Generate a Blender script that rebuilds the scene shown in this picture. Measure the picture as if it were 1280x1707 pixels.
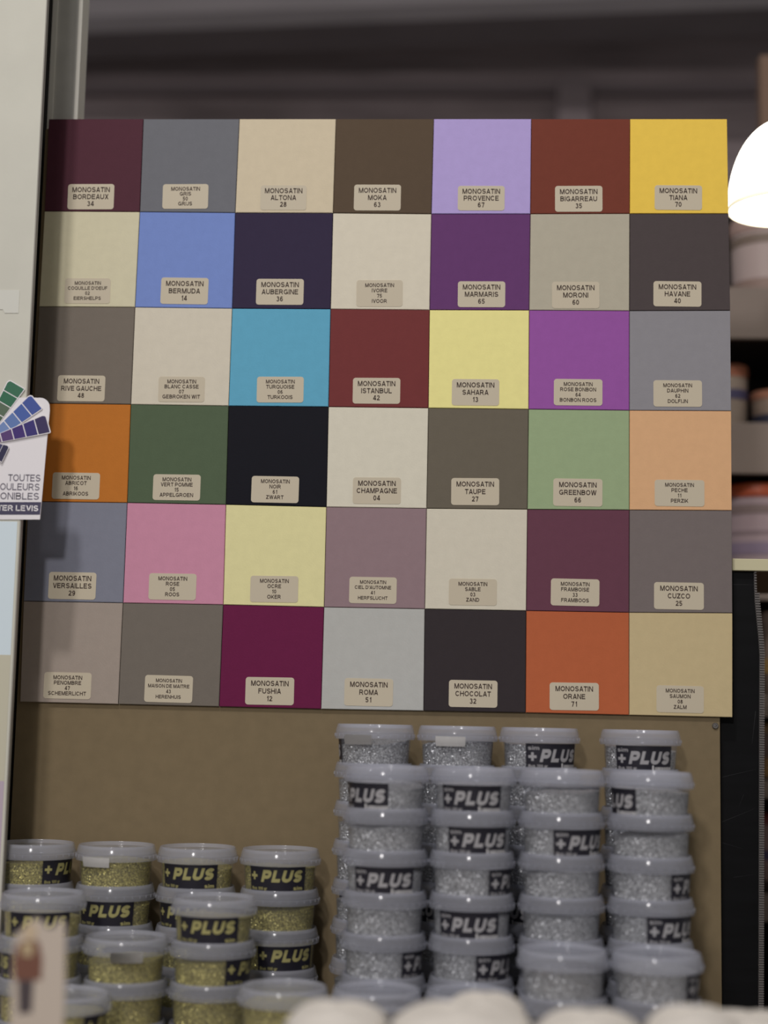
import bpy, bmesh, math, random
from mathutils import Vector, Matrix
random.seed(7)
S = bpy.context.scene
for o in list(bpy.data.objects): bpy.data.objects.remove(o, do_unlink=True)
C = S.collection
PI = math.pi

# ------------------------------------------------------------------ camera
FPX = 2600.0
CAM = Vector((0.10927, -1.84220, -0.36462))
RX, RY, RZ = 0.127958, -0.020843, 0.054027
M3 = (Matrix.Rotation(RZ, 3, 'Z') @ Matrix.Rotation(RX, 3, 'X') @ Matrix.Rotation(RY, 3, 'Y'))
cam_d = bpy.data.cameras.new('camera'); cam = bpy.data.objects.new('camera', cam_d); C.objects.link(cam)
rt, fw, up = M3.col[0], M3.col[1], M3.col[2]
mw = Matrix(((rt.x, up.x, -fw.x, CAM.x), (rt.y, up.y, -fw.y, CAM.y), (rt.z, up.z, -fw.z, CAM.z), (0, 0, 0, 1)))
cam.matrix_world = mw
cam_d.sensor_fit = 'HORIZONTAL'; cam_d.sensor_width = 36.0; cam_d.lens = FPX / 1280 * 36
cam_d.clip_start = 0.05; cam_d.clip_end = 50
cam_d.dof.use_dof = True; cam_d.dof.focus_distance = 1.85; cam_d.dof.aperture_fstop = 2.5
S.camera = cam

def at(px, py, Y):
    d = M3 @ Vector(((px - 640) / FPX, 1, -(py - 853.5) / FPX))
    return CAM + d * ((Y - CAM.y) / d.y)

# ------------------------------------------------------------------ world, lights, exposure
W = bpy.data.worlds.new('shop_ambient'); S.world = W; W.use_nodes = True
W.node_tree.nodes['Background'].inputs[0].default_value = (1.0, 0.985, 0.975, 1)
W.node_tree.nodes['Background'].inputs[1].default_value = 0.20
S.view_settings.view_transform = 'Standard'; S.view_settings.look = 'None'
S.view_settings.exposure = -0.06; S.view_settings.gamma = 1.0

def spot(name, loc, target, power, size, color=(1, 0.965, 0.955)):
    l = bpy.data.lights.new(name, 'AREA'); l.energy = power; l.shape = 'DISK'; l.size = size; l.color = color
    o = bpy.data.objects.new(name, l); C.objects.link(o); o.location = loc
    o.rotation_euler = (Vector(target) - Vector(loc)).to_track_quat('-Z', 'Y').to_euler()
    return o
spot('ceiling_or_fill_spot', (-0.70, -2.75, 3.25), (0, 0, -0.6), 64, 0.26)
spot('ceiling_or_fill_spot', (-0.25, -2.2, 3.1), (-0.1, 0, -0.3), 9, 0.2)
spot('ceiling_or_fill_spot', (-0.40, -3.3, 0.8), (-0.3, 0, -0.4), 31, 0.2)  # added low frontal fill to even out the tiles, not a ceiling lamp
spot('ceiling_or_fill_spot', (1.50, -0.9, 1.85), (1.0, 0.6, -0.2), 3, 0.14, (1, 0.9, 0.78))

# ------------------------------------------------------------------ materials
def lin(c): return c / 12.92 if c <= 0.04045 else ((c + 0.055) / 1.055) ** 2.4
def rgb(r, g, b, k=1.0): return tuple(min(0.95, lin(v / 255) * k) for v in (r, g, b)) + (1,)
KA = 1.5
def mat(name, col, rough=0.6, spec=0.3, metal=0.0, noise=0.0, nscale=40, bump=0.0, bscale=600, emit=None, estr=0.0, stretch=None):
    m = bpy.data.materials.new(name); m.use_nodes = True; nt = m.node_tree; b = nt.nodes['Principled BSDF']
    b.inputs['Base Color'].default_value = col; b.inputs['Roughness'].default_value = rough
    b.inputs['Specular IOR Level'].default_value = spec; b.inputs['Metallic'].default_value = metal
    if noise or bump:
        tc = nt.nodes.new('ShaderNodeTexCoord'); src = tc.outputs['Object']
        if stretch:
            mp = nt.nodes.new('ShaderNodeMapping'); mp.inputs['Scale'].default_value = stretch
            nt.links.new(src, mp.inputs[0]); src = mp.outputs[0]
    if noise:
        n = nt.nodes.new('ShaderNodeTexNoise'); n.inputs['Scale'].default_value = nscale; n.inputs['Detail'].default_value = 4
        nt.links.new(src, n.inputs['Vector'])
        r = nt.nodes.new('ShaderNodeValToRGB')
        r.color_ramp.elements[0].position = 0.3; r.color_ramp.elements[1].position = 0.7
        r.color_ramp.elements[0].color = tuple(c * (1 - noise) for c in col[:3]) + (1,)
        r.color_ramp.elements[1].color = tuple(min(1, c * (1 + noise)) for c in col[:3]) + (1,)
        nt.links.new(n.outputs['Fac'], r.inputs[0]); nt.links.new(r.outputs[0], b.inputs['Base Color'])
    if bump:
        n2 = nt.nodes.new('ShaderNodeTexNoise'); n2.inputs['Scale'].default_value = bscale; n2.inputs['Detail'].default_value = 2
        nt.links.new(src, n2.inputs['Vector'])
        bp = nt.nodes.new('ShaderNodeBump'); bp.inputs['Strength'].default_value = bump; bp.inputs['Distance'].default_value = 0.001
        nt.links.new(n2.outputs['Fac'], bp.inputs['Height']); nt.links.new(bp.outputs[0], b.inputs['Normal'])
    if emit:
        b.inputs['Emission Color'].default_value = emit; b.inputs['Emission Strength'].default_value = estr
    return m

def plastic(name, col, alpha, rough=0.22, spec=0.5):
    m = bpy.data.materials.new(name); m.use_nodes = True; nt = m.node_tree
    b = nt.nodes['Principled BSDF']; out = nt.nodes['Material Output']
    b.inputs['Base Color'].default_value = col; b.inputs['Roughness'].default_value = rough; b.inputs['Specular IOR Level'].default_value = spec
    t = nt.nodes.new('ShaderNodeBsdfTransparent'); t.inputs[0].default_value = (0.97, 0.98, 1, 1)
    tl = nt.nodes.new('ShaderNodeBsdfTranslucent'); tl.inputs[0].default_value = col
    m1 = nt.nodes.new('ShaderNodeMixShader'); m1.inputs[0].default_value = 0.3
    nt.links.new(b.outputs[0], m1.inputs[1]); nt.links.new(tl.outputs[0], m1.inputs[2])
    m2 = nt.nodes.new('ShaderNodeMixShader'); m2.inputs[0].default_value = alpha
    nt.links.new(t.outputs[0], m2.inputs[1]); nt.links.new(m1.outputs[0], m2.inputs[2])
    nt.links.new(m2.outputs[0], out.inputs[0])
    return m

def glitter(name, dark, light, scale=520):
    m = bpy.data.materials.new(name); m.use_nodes = True; nt = m.node_tree; b = nt.nodes['Principled BSDF']
    tc = nt.nodes.new('ShaderNodeTexCoord')
    v = nt.nodes.new('ShaderNodeTexVoronoi'); v.inputs['Scale'].default_value = scale
    nt.links.new(tc.outputs['Object'], v.inputs['Vector'])
    sep = nt.nodes.new('ShaderNodeSeparateColor'); nt.links.new(v.outputs['Color'], sep.inputs[0])
    r = nt.nodes.new('ShaderNodeValToRGB'); r.color_ramp.elements[0].color = dark; r.color_ramp.elements[1].color = light
    r.color_ramp.elements[0].position = 0.1; r.color_ramp.elements[1].position = 0.95
    nt.links.new(sep.outputs[0], r.inputs[0]); nt.links.new(r.outputs[0], b.inputs['Base Color'])
    g = nt.nodes.new('ShaderNodeNewGeometry')
    sub = nt.nodes.new('ShaderNodeVectorMath'); sub.operation = 'SUBTRACT'; sub.inputs[1].default_value = (0.5, 0.5, 0.5)
    nt.links.new(v.outputs['Color'], sub.inputs[0])
    sc = nt.nodes.new('ShaderNodeVectorMath'); sc.operation = 'SCALE'; sc.inputs['Scale'].default_value = 1.7
    nt.links.new(sub.outputs[0], sc.inputs[0])
    ad = nt.nodes.new('ShaderNodeVectorMath'); ad.operation = 'ADD'
    nt.links.new(g.outputs['Normal'], ad.inputs[0]); nt.links.new(sc.outputs[0], ad.inputs[1])
    nm = nt.nodes.new('ShaderNodeVectorMath'); nm.operation = 'NORMALIZE'; nt.links.new(ad.outputs[0], nm.inputs[0])
    nt.links.new(nm.outputs[0], b.inputs['Normal'])
    b.inputs['Metallic'].default_value = 0.35; b.inputs['Roughness'].default_value = 0.28
    return m

# ------------------------------------------------------------------ mesh helpers
def obj(name, bm, material, parent=None, smooth=False, loc=None):
    me = bpy.data.meshes.new(name); bmesh.ops.recalc_face_normals(bm, faces=bm.faces[:]); bm.to_mesh(me); bm.free()
    if material: me.materials.append(material)
    if smooth:
        for p in me.polygons: p.use_smooth = True
        me.set_sharp_from_angle(angle=math.radians(38))
    o = bpy.data.objects.new(name, me); C.objects.link(o)
    if parent: o.parent = parent
    if loc is not None: o.location = loc
    return o
def tag(o, label=None, cat=None, group=None, kind=None):
    if label: o['label'] = label
    if cat: o['category'] = cat
    if group: o['group'] = group
    if kind: o['kind'] = kind
    return o
def thing(name, label, cat, loc=(0, 0, 0), rz=0, group=None):
    o = bpy.data.objects.new(name, None); C.objects.link(o); o.location = loc; o.rotation_euler = (0, 0, rz)
    o.empty_display_size = 0.02
    return tag(o, label, cat, group)
def add_box(bm, x0, x1, y0, y1, z0, z1, bev=0.0):
    vs = [bm.verts.new((x, y, z)) for x in (x0, x1) for y in (y0, y1) for z in (z0, z1)]
    fs = [(0, 1, 3, 2), (4, 6, 7, 5), (0, 4, 5, 1), (2, 3, 7, 6), (0, 2, 6, 4), (1, 5, 7, 3)]
    faces = [bm.faces.new([vs[i] for i in f]) for f in fs]
    if bev:
        es = list({e for f in faces for e in f.edges})
        bmesh.ops.bevel(bm, geom=es, offset=bev, segments=2, affect='EDGES', profile=0.6)
def box(*a, **k):
    bm = bmesh.new(); add_box(bm, *a, **k); return bm
def add_lathe(bm, prof, n=48, cap0=False, cap1=False):
    rings = []
    for r, z in prof:
        rings.append([bm.verts.new((r * math.cos(2 * PI * i / n), r * math.sin(2 * PI * i / n), z)) for i in range(n)])
    for a, b in zip(rings, rings[1:]):
        for i in range(n): bm.faces.new((a[i], a[(i + 1) % n], b[(i + 1) % n], b[i]))
    if cap0: bm.faces.new(rings[0][::-1])
    if cap1: bm.faces.new(rings[-1])
    return rings
def lathe(prof, **k):
    bm = bmesh.new(); add_lathe(bm, prof, **k); return bm
def add_prism(bm, pts, y0, y1):
    """polygon pts (x,z) extruded from y0 to y1"""
    a = [bm.verts.new((x, y0, z)) for x, z in pts]; b = [bm.verts.new((x, y1, z)) for x, z in pts]
    bm.faces.new(a); bm.faces.new(b[::-1]); n = len(pts)
    for i in range(n): bm.faces.new((a[i], b[i], b[(i + 1) % n], a[(i + 1) % n]))
def prism(pts, y0, y1):
    bm = bmesh.new(); add_prism(bm, pts, y0, y1); return bm
def rrect(x0, x1, z0, z1, r, n=5, corners=(1, 1, 1, 1)):
    pts = []
    for k, (cx, cz, a0) in enumerate(((x1 - r, z1 - r, 0), (x0 + r, z1 - r, 90), (x0 + r, z0 + r, 180), (x1 - r, z0 + r, 270))):
        if corners[k]:
            for i in range(n + 1):
                a = math.radians(a0 + 90 * i / n); pts.append((cx + r * math.cos(a), cz + r * math.sin(a)))
        else:
            pts.append(((x1, x0, x0, x1)[k], (z1, z1, z0, z0)[k]))
    return pts

# sans-serif letters drawn as strokes; capital height 1, base line 0
CAPH = 1.0
def arc(cx, cy, rx, ry, a0, a1, n=12):
    return [(cx + rx * math.cos(math.radians(a0 + (a1 - a0) * i / n)), cy + ry * math.sin(math.radians(a0 + (a1 - a0) * i / n))) for i in range(n + 1)]
def glyph(ch, w):
    """(advance width, strokes as point lists, slanted bars as (x at base, y0, x at top, y1, horizontal width))"""
    t = w / 2; B = t; T = 1 - t; h = w * 1.06
    if ch == 'A': W = .96; c = W / 2 - h / 2; return W, [[(.2, .29), (W - .2, .29)]], [(0, 0, c, 1, h), (W - h, 0, c, 1, h)]
    if ch == 'B': m = .53; return .92, [[(t, 0), (t, 1)], [(t, T), (.5, T)] + arc(.5, (T + m) / 2, .26, (T - m) / 2, 90, -90) + [(t, m)], [(t, m), (.52, m)] + arc(.52, (m + B) / 2, .92 - t - .54, (m - B) / 2, 90, -90) + [(t, B)]], []
    if ch == 'C': return .99, [arc(.5, .5, .5 - t, .5 - t, 38, 322, 24)], []
    if ch == 'D': return .97, [[(t, 0), (t, 1)], [(t, T), (.42, T)] + arc(.42, .5, .55 - t, .5 - t, 90, -90) + [(t, B)]], []
    if ch in 'EF': return (.86 if ch == 'E' else .80), [[(t, 0), (t, 1)], [(t, T), (.82 if ch == 'E' else .78, T)], [(t, .52), (.75 if ch == 'E' else .68, .52)]] + ([[(t, B), (.84, B)]] if ch == 'E' else []), []
    if ch == 'G': return 1.05, [arc(.52, .5, .52 - t, .5 - t, 40, 318, 24), [(.54, .43), (1.02 - t, .43), (1.02 - t, .06)]], []
    if ch == 'H': return .95, [[(t, 0), (t, 1)], [(.95 - t, 0), (.95 - t, 1)], [(t, .53), (.95 - t, .53)]], []
    if ch == 'I': return w, [[(t, 0), (t, 1)]], []
    if ch == 'J': return .68, [[(.68 - t, 1), (.68 - t, .32)] + arc(.34, .32, .34 - t, .32 - t, 0, -165)], []
    if ch == 'K': return .97, [[(t, 0), (t, 1)]], [(.08, .26, .70, 1, h * 1.15), (.72, 0, .30, .62, h * 1.15)]
    if ch == 'L': return .78, [[(t, 0), (t, 1)], [(t, B), (.78, B)]], []
    if ch == 'M': W = 1.1; return W, [[(t, 0), (t, 1)], [(W - t, 0), (W - t, 1)]], [(W / 2 - h / 2, 0, .02, 1, h), (W / 2 - h / 2, 0, W - .02 - h, 1, h)]
    if ch == 'N': return .95, [[(t, 0), (t, 1)], [(.95 - t, 0), (.95 - t, 1)]], [(.95 - h, 0, 0, 1, h)]
    if ch in 'OQ': return 1.06, [arc(.53, .5, .53 - t, .5 - t, 0, 360, 28)], ([(.86, -.02, .58, .26, h)] if ch == 'Q' else [])
    if ch in 'PR':
        m = .42 if ch == 'P' else .46
        return (.90 if ch == 'P' else .98), [[(t, 0), (t, 1)], [(t, T), (.54, T)] + arc(.54, (T + m) / 2, .88 - t - .54, (T - m) / 2, 90, -90) + [(t, m)]], ([(.98 - h * 1.1, 0, .46, .46, h * 1.1)] if ch == 'R' else [])
    if ch in 'Ss':
        W = .90; a = arc(W / 2, (T + .5) / 2, W / 2 - t - .02, (T - .5) / 2, 22, 262, 16) + arc(W / 2, (.5 + B) / 2, W / 2 - t, (.5 - B) / 2, 82, -160, 16)
        return (W, [a], []) if ch == 'S' else (W * .76, [[(x * .76, y * .74) for x, y in a]], [])
    if ch == 'T': return .86, [[(0, T), (.86, T)], [(.43, 0), (.43, 1)]], []
    if ch == 'U': return .95, [[(t, 1), (t, .38)] + arc(.475, .38, .475 - t, .38 - t, 180, 360) + [(.95 - t, 1)]], []
    if ch == 'V': W = .94; c = W / 2 - h / 2; return W, [], [(c, 0, 0, 1, h), (c, 0, W - h, 1, h)]
    if ch == 'W': W = 1.34; return W, [], [(.27, 0, 0, 1, h), (.27, 0, W / 2 - h / 2, 1, h), (W - .27 - h, 0, W / 2 - h / 2, 1, h), (W - .27 - h, 0, W - h, 1, h)]
    if ch == 'X': W = .92; k = h * 1.15; return W, [], [(0, 0, W - k, 1, k), (W - k, 0, 0, 1, k)]
    if ch == 'Z': return .84, [[(.02, T), (.82, T)], [(0, B), (.84, B)]], [(0, B, .84 - h * 1.3, T, h * 1.3)]
    if ch == '0': return .72, [arc(.36, .5, .36 - t, .5 - t, 0, 360, 24)], []
    if ch == '1': return .56, [[(.42, 0), (.42, 1)]], [(.10, .68, .36, 1, h)]
    if ch == '2': return .72, [arc(.36, .68, .35 - t, .32 - t, 165, -20, 14) + [(.14, B + .02)], [(.02, B), (.72, B)]], []
    if ch == '3': return .72, [arc(.35, .745, .31 - t, .255 - t, 160, -90, 14), arc(.35, .29, .36 - t, .29 - t + .02, 90, -160, 14)], []
    if ch == '4': return .76, [[(.54, 0), (.54, 1)], [(.02, .27), (.76, .27)]], [(0, .27, .40, 1, h)]
    if ch == '5': return .74, [[(.66, T), (.17, T), (.12, .52)], arc(.35, .33, .37 - t, .33 - t, 140, -155, 16)], []
    if ch in '69':
        a = [arc(.37, .33, .35 - t, .33 - t, 0, 360, 20), arc(.40, .5, .38 - t, .5 - t, 45, 195, 14)]
        if ch == '9': a = [[(.74 - x, 1 - y) for x, y in q] for q in a]
        return .74, a, []
    if ch == '7': return .72, [[(.02, T), (.70, T)]], [(.20, 0, .72 - h, T, h)]
    if ch == '8': return .74, [arc(.37, .755, .31 - t, .245 - t, 0, 360, 18), arc(.37, .29, .36 - t, .29 - t, 0, 360, 20)], []
    if ch == "'": return w, [[(t, .66), (t, 1)]], []
    if ch == '+': return .8, [[(.4, .12), (.4, .88)], [(.02, .5), (.78, .5)]], []
    X = .74
    if ch == 'i': return w, [[(t, 0), (t, X)], [(t, .84), (t, 1)]], []
    if ch == 'm': return 1.06, [[(t, 0), (t, X)], [(t, .4)] + arc((t + .53) / 2, X - t - .2, (.53 - t) / 2, .2, 180, 0, 8) + [(.53, 0)], [(.53, .4)] + arc((1.59 - t) / 2, X - t - .2, (.53 - t) / 2, .2, 180, 0, 8) + [(1.06 - t, 0)]], []
    if ch == 'r': return .46, [[(t, 0), (t, X)], [(t, .4)] + arc(.40, .4, .40 - t, X - t - .4, 180, 80, 8)], []
    if ch == 'u': return .68, [[(t, X), (t, .3)] + arc(.34, .3, .34 - t, .3 - t, 180, 360, 10), [(.68 - t, 0), (.68 - t, X)]], []
    if ch == 'g': return .70, [arc(.34, X / 2, .34 - t, X / 2 - t, 0, 360, 18), [(.70 - t, X), (.70 - t, -.04)] + arc(.36, -.04, .34 - t, .2, 0, -150, 8)], []
    return .3, [], []
FONT_CACHE = {}
def text_geo(s, bold=0.185, shear=0.0):
    """flat letters at capital height 1: (verts, faces, x0, x1); bold is the stroke width"""
    key = (s, bold, shear)
    if key in FONT_CACHE: return FONT_CACHE[key]
    vs, fs, x = [], [], 0.0
    for ch in s:
        if ch == ' ': x += 0.36; continue
        W_, strokes, bars = glyph(ch, bold); t = bold / 2
        for st in strokes:
            n = len(st); closed = n > 3 and math.dist(st[0], st[-1]) < 1e-6; base = len(vs)
            for i, p in enumerate(st):
                a = st[i - 1] if i else (st[-2] if closed else None); b = st[i + 1] if i < n - 1 else (st[1] if closed else None)
                d1 = Vector((p[0] - a[0], p[1] - a[1])) if a else None; d2 = Vector((b[0] - p[0], b[1] - p[1])) if b else None
                if d1 is None or d1.length < 1e-7: d1 = d2
                if d2 is None or d2.length < 1e-7: d2 = d1
                d1 = d1.normalized(); d2 = d2.normalized()
                n1 = Vector((-d1.y, d1.x)); n2 = Vector((-d2.y, d2.x)); m = n1 + n2
                m = m / max(0.5, m.dot(n1)) if m.length > 1e-4 else n1
                for sg in (1, -1):
                    q = (p[0] + m.x * t * sg, p[1] + m.y * t * sg); vs.append((x + q[0] + shear * q[1], q[1]))
            fs += [(base + 2 * i, base + 2 * i + 1, base + 2 * i + 3, base + 2 * i + 2) for i in range(n - 1)]
        for x0, y0, x1, y1, hw in bars:
            base = len(vs)
            for qx, qy in ((x0, y0), (x0 + hw, y0), (x1 + hw, y1), (x1, y1)): vs.append((x + qx + shear * qy, qy))
            fs.append((base, base + 1, base + 2, base + 3))
        x += W_ + (0.13 if ch not in "AVT'" else 0.08)
    xs = [v[0] for v in vs]
    FONT_CACHE[key] = (vs, fs, min(xs), max(xs)); return FONT_CACHE[key]
def add_text(bm, s, x, z, cap, align='C', width=None, bold=0.205, shear=0.0, xs=1.0, y=0.0):
    """letters in the x,z plane; z is the vertical centre of the capitals"""
    vs, fs, a, b = text_geo(s, bold, shear); k = cap / CAPH; kx = k * xs
    if width: kx = width / (b - a)
    w = (b - a) * kx
    ox = {'C': x - w / 2, 'L': x, 'R': x - w}[align] - a * kx
    nv = [bm.verts.new((ox + v[0] * kx, y, z - cap / 2 + v[1] * k)) for v in vs]
    for f in fs:
        try: bm.faces.new([nv[i] for i in f])
        except ValueError: pass

# ------------------------------------------------------------------ setting
TILE_T = 0.005          # tile thickness; tile fronts lie in the plane y = 0
m_board = mat('brown_board', rgb(104, 91, 69, 1.6), 0.7, 0.2, noise=0.05, nscale=60, bump=0.08, bscale=500)
m_wall = mat('dark_wall', rgb(146, 133, 134, 1.0), 0.9, 0.1, noise=0.25, nscale=3, stretch=(1, 1, 14))
m_beam = mat('grey_beam', rgb(128, 122, 124, 0.95), 0.8, 0.2, noise=0.08, nscale=4, stretch=(1, 1, 20))
m_steel = mat('grey_upright', rgb(160, 158, 152, 1.7), 0.55, 0.4, noise=0.06, nscale=30)
m_steel2 = mat('pale_lip', rgb(184, 181, 172, 1.7), 0.5, 0.4)
m_dim = mat('dim_trim', rgb(128, 117, 119, 1.0), 0.9, 0.1)
m_black = mat('black_trim', rgb(40, 38, 38, 1.0), 0.7, 0.2)

def struct(name, bm, m, label=None):
    return tag(obj(name, bm, m), label, kind='structure')
struct('wall_back', box(-2.6, 2.6, 2.3, 2.4, -1.5, 2.2), m_wall, 'dark back wall behind the display')
struct('floor', box(-2.6, 2.6, -3.2, 2.3, -1.56, -1.5), mat('floor_grey', rgb(96, 90, 84), 0.6, noise=0.1, nscale=5))
# pale beam high at the back, turned a little towards the right
pa, pb = at(100, 57, 2.0), at(1290, 12, 1.85)
bm = bmesh.new()
L = (pb - pa); L.z = 0; L.normalize(); N = Vector((-L.y, L.x, 0))
q0 = pa - L * 1.2; q1 = pb + L * 1.2
sl = (pb.z - pa.z) / ((pb - pa).length)
q0.z = pa.z - sl * 1.2; q1.z = pb.z + sl * 1.2
prof = [(0, 0), (-0.03, 0.03), (-0.03, 0.09), (-0.06, 0.1), (-0.06, 0.34), (0.16, 0.34), (0.16, 0)]
A = [bm.verts.new(q0 + N * u + Vector((0, 0, w))) for u, w in prof]; B = [bm.verts.new(q1 + N * u + Vector((0, 0, w))) for u, w in prof]
bm.faces.new(A); bm.faces.new(B[::-1])
for i in range(len(prof)): bm.faces.new((A[i], B[i], B[(i + 1) % len(prof)], A[(i + 1) % len(prof)]))
struct('trim_1', bm, m_beam, 'pale beam along the back wall under the ceiling')
# dark rail and post on the back wall
p = at(640, 147, 2.28)
struct('trim_2', box(-2.4, 2.4, 2.26, 2.3, p.z - 0.02, p.z + 0.01), m_dim, 'thin dark rail across the back wall')
p0, p1 = at(930, 130, 2.2), at(985, 200, 2.2)
struct('trim_3', box(p0.x, p1.x, 2.2, 2.3, -1.5, p0.z), m_dim, 'dark post in front of the back wall')

# brown backing board with its screw
zt = at(640, 215, TILE_T).z
bd = thing('backing_board', 'large brown backing board behind the colour tiles and glitter tubs', 'board', (0, TILE_T, -1.5))
obj('panel', box(-0.424, 0.4055, 0, 0.014, 0, zt + 1.5, bev=0.0008), m_board, bd)
sp = at(1192, 1210, TILE_T)
bm = lathe([(0.0001, 0.0016), (0.0012, 0.0014), (0.0014, 0.0022), (0.003, 0.0022), (0.0037, 0.0012), (0.0037, 0)], n=24)
for v in bm.verts: v.co = Vector((v.co.x, -v.co.z, v.co.y))
obj('screw', bm, mat('screw_steel', rgb(120, 116, 112), 0.4, metal=0.6), bd, True, (sp.x, 0, sp.z + 1.5))['label'] = 'steel screw in the corner of the brown board'

# grey metal upright behind the tiles, upper left
xl, xr = at(79, 198, 0.03).x, at(130, 198, 0.03).x
us = thing('metal_upright', 'grey metal upright rising behind the upper left corner of the tiles', 'post', (xl, 0.03, -1.5))
w = xr - xl
obj('channel', box(0, w - 0.005, 0, 0.03, 0, 2.6, bev=0.001), m_steel, us)
bm = bmesh.new(); add_box(bm, w - 0.005, w, -0.003, 0.03, 0, 2.6, bev=0.0008)
obj('lip', bm, m_steel2, us)['label'] = 'paler folded lip along the right edge'
obj('flange', box(0.0, 0.007, -0.002, 0.0, 0, 2.6, bev=0.0005), m_steel2, us)
struct('gap_shade', box(-0.60, xl - 0.001, 0.02, 0.05, -1.5, 1.1), m_black, 'black strip added to darken the gap beside the white panel')  # black strip put in to give the gap the dark of a shaded recess

# white side panel in front, left
PY = -0.112
m_panel = mat('white_melamine', rgb(186, 184, 172, 1.3), 0.55, 0.35, noise=0.03, nscale=20, bump=0.06, bscale=350)
m_shaded_edge = mat('shaded_edge', rgb(150, 146, 138, 1.2), 0.6, 0.3)  # grey tone paints the shade on the panel's right side face
pex = at(69, 198, PY).x
sd = thing('side_panel', 'tall off-white side panel standing at the left edge', 'panel', (pex, PY, -1.5))
obj('sheet', box(-0.42, -0.0012, 0, 0.009, 0, 2.5), m_panel, sd)
obj('shaded_side', box(-0.0012, 0.0, 0.0002, 0.009, 0, 2.5, bev=0.0004), m_shaded_edge, sd)['label'] = 'right side face, its shade put into the grey colour'

# ------------------------------------------------------------------ colour tiles
XS = [[81,239,399,560,723,885.5,1050,1212],[74,233,392,555,719,884,1049.5,1214.5],[65,225,387,551,716,882,1049,1217.5],
      [56,218,381,547.5,714,881,1049,1219],[47,212,376.5,544,711,879,1049,1220],[39,205,372,540,708,877,1048.5,1221],[33,197,365,535,706,876,1048.5,1221]]
YS = [[198]*8,[352,353,354.5,355,356.5,356.5,356,356],[511,512,514,515,516.5,517,518,517.5],[672,674,676.5,678,680,682,684,685],
      [836,838,841,845,847.5,849,850,851],[1002,1005,1008,1012,1015,1018,1021,1022],[1170,1174,1178,1182,1185,1188,1192,1196]]
# name lines, colour seen, sticker box, words for the colour
TILES = [
 [('BORDEAUX|34',(78,44,54),(113,190,307,349),'dark burgundy'),('GRIS|50|GRIJS',(105,106,111),(271,347,307,348),'cool mid grey'),
  ('ALTONA|28',(184,172,148),(434,511,309,350),'warm beige'),('MOKA|63',(84,70,56),(590,668,308,351),'coffee brown'),
  ('PROVENCE|67',(156,141,188),(763,841,310,351),'pale lavender'),('BIGARREAU|35',(110,56,44),(925,1004,310,353),'rust red'),
  ('TIANA|70',(212,176,74),(1091,1170,309,350),'bright yellow')],
 [("COQUILLE D'OEUF|02|EIERSHELPS",(184,178,152),(108,184,464,506),'eggshell cream'),('BERMUDA|14',(105,124,178),(268,347,463,507),'cornflower blue'),
  ('AUBERGINE|36',(50,42,64),(427,506,465,508),'very dark aubergine purple'),('IVOIRE|75|IVOOR',(190,183,166),(594,671,467,511),'ivory white'),
  ('MARMARIS|65',(96,57,104),(763,842,469,512),'deep plum purple'),('MORONI|60',(158,152,136),(920,999,470,514),'light greenish grey'),
  ('HAVANE|40',(74,66,66),(1089,1169,469,511),'dark brown grey')],
 [('RIVE GAUCHE|48',(112,104,95),(96,175,626,669),'warm taupe grey'),('BLANC CASSE|07|GEBROKEN WIT',(186,179,163),(264,341,628,670),'broken white'),
  ('TURQUOISE|06|TURKOOIS',(86,148,174),(428,506,628,671),'turquoise blue'),('ISTANBUL|42',(110,52,52),(588,667,630,673),'brick red'),
  ('SAHARA|13',(216,201,134),(753,832,632,676),'soft pale yellow'),('ROSE BONBON|64|BONBON ROOS',(132,76,142),(923,1004,632,676),'bright violet'),
  ('DAUPHIN|62|DOLFIJN',(124,122,126),(1089,1170,634,678),'neutral dolphin grey')],
 [('ABRICOT|16|ABRIKOOS',(166,101,40),(87,166,788,832),'apricot orange'),('VERT POMME|15|APPELGROEN',(80,94,72),(255,334,791,834),'dull forest green'),
  ('NOIR|61|ZWART',(29,29,37),(419,498,794,838),'near black'),('CHAMPAGNE|04',(190,185,169),(588,668,796,840),'champagne white'),
  ('TAUPE|27',(100,93,81),(752,832,797,842),'brownish taupe'),('GREENBOW|66',(134,150,116),(922,1004,798,844),'sage green'),
  ('PECHE|11|PERZIK',(192,152,114),(1091,1174,800,844),'peach')],
 [('VERSAILLES|29',(112,114,126),(81,160,954,999),'blue grey'),('ROSE|05|ROOS',(178,124,145),(248,327,956,1000),'candy pink'),
  ('OCRE|10|OKER',(198,192,144),(417,497,960,1004),'light creamy yellow'),("CIEL D'AUTOMNE|41|HERFSLUCHT",(128,108,112),(582,661,962,1006),'dusty mauve'),
  ('SABLE|03|ZAND',(186,180,164),(748,828,965,1009),'sandy white'),('FRAMBOISE|33|FRAMBOOS',(98,60,74),(918,999,965,1010),'raspberry'),
  ('CUZCO|25',(112,103,101),(1090,1173,971,1016),'mid warm grey')],
 [('PENOMBRE|47|SCHEMERLICHT',(142,131,122),(73,152,1121,1165),'pinkish light grey'),('MAISON DE MAITRE|43|HERENHUIS',(110,103,95),(241,321,1126,1171),'stone grey'),
  ('FUSHIA|12',(100,30,66),(409,490,1129,1175),'deep fuchsia'),('ROMA|51',(160,160,156),(574,655,1131,1177),'pale silver grey'),
  ('CHOCOLAT|32',(52,46,48),(748,829,1134,1179),'very dark chocolate'),('ORANE|71',(160,86,55),(916,998,1138,1184),'burnt orange'),
  ('SAUMON|08|ZALM',(174,158,122),(1094,1173,1143,1188),'sand beige')]]
m_sticker = mat('sticker_paper', rgb(174, 164, 144, 1.45), 0.55, 0.3)
m_ink = mat('sticker_ink', rgb(80, 68, 60, 1.2), 0.6, 0.2)
GR = 'painted colour sample tiles on the board'
ROWN = ['top', 'second', 'third', 'fourth', 'fifth', 'bottom']
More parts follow.
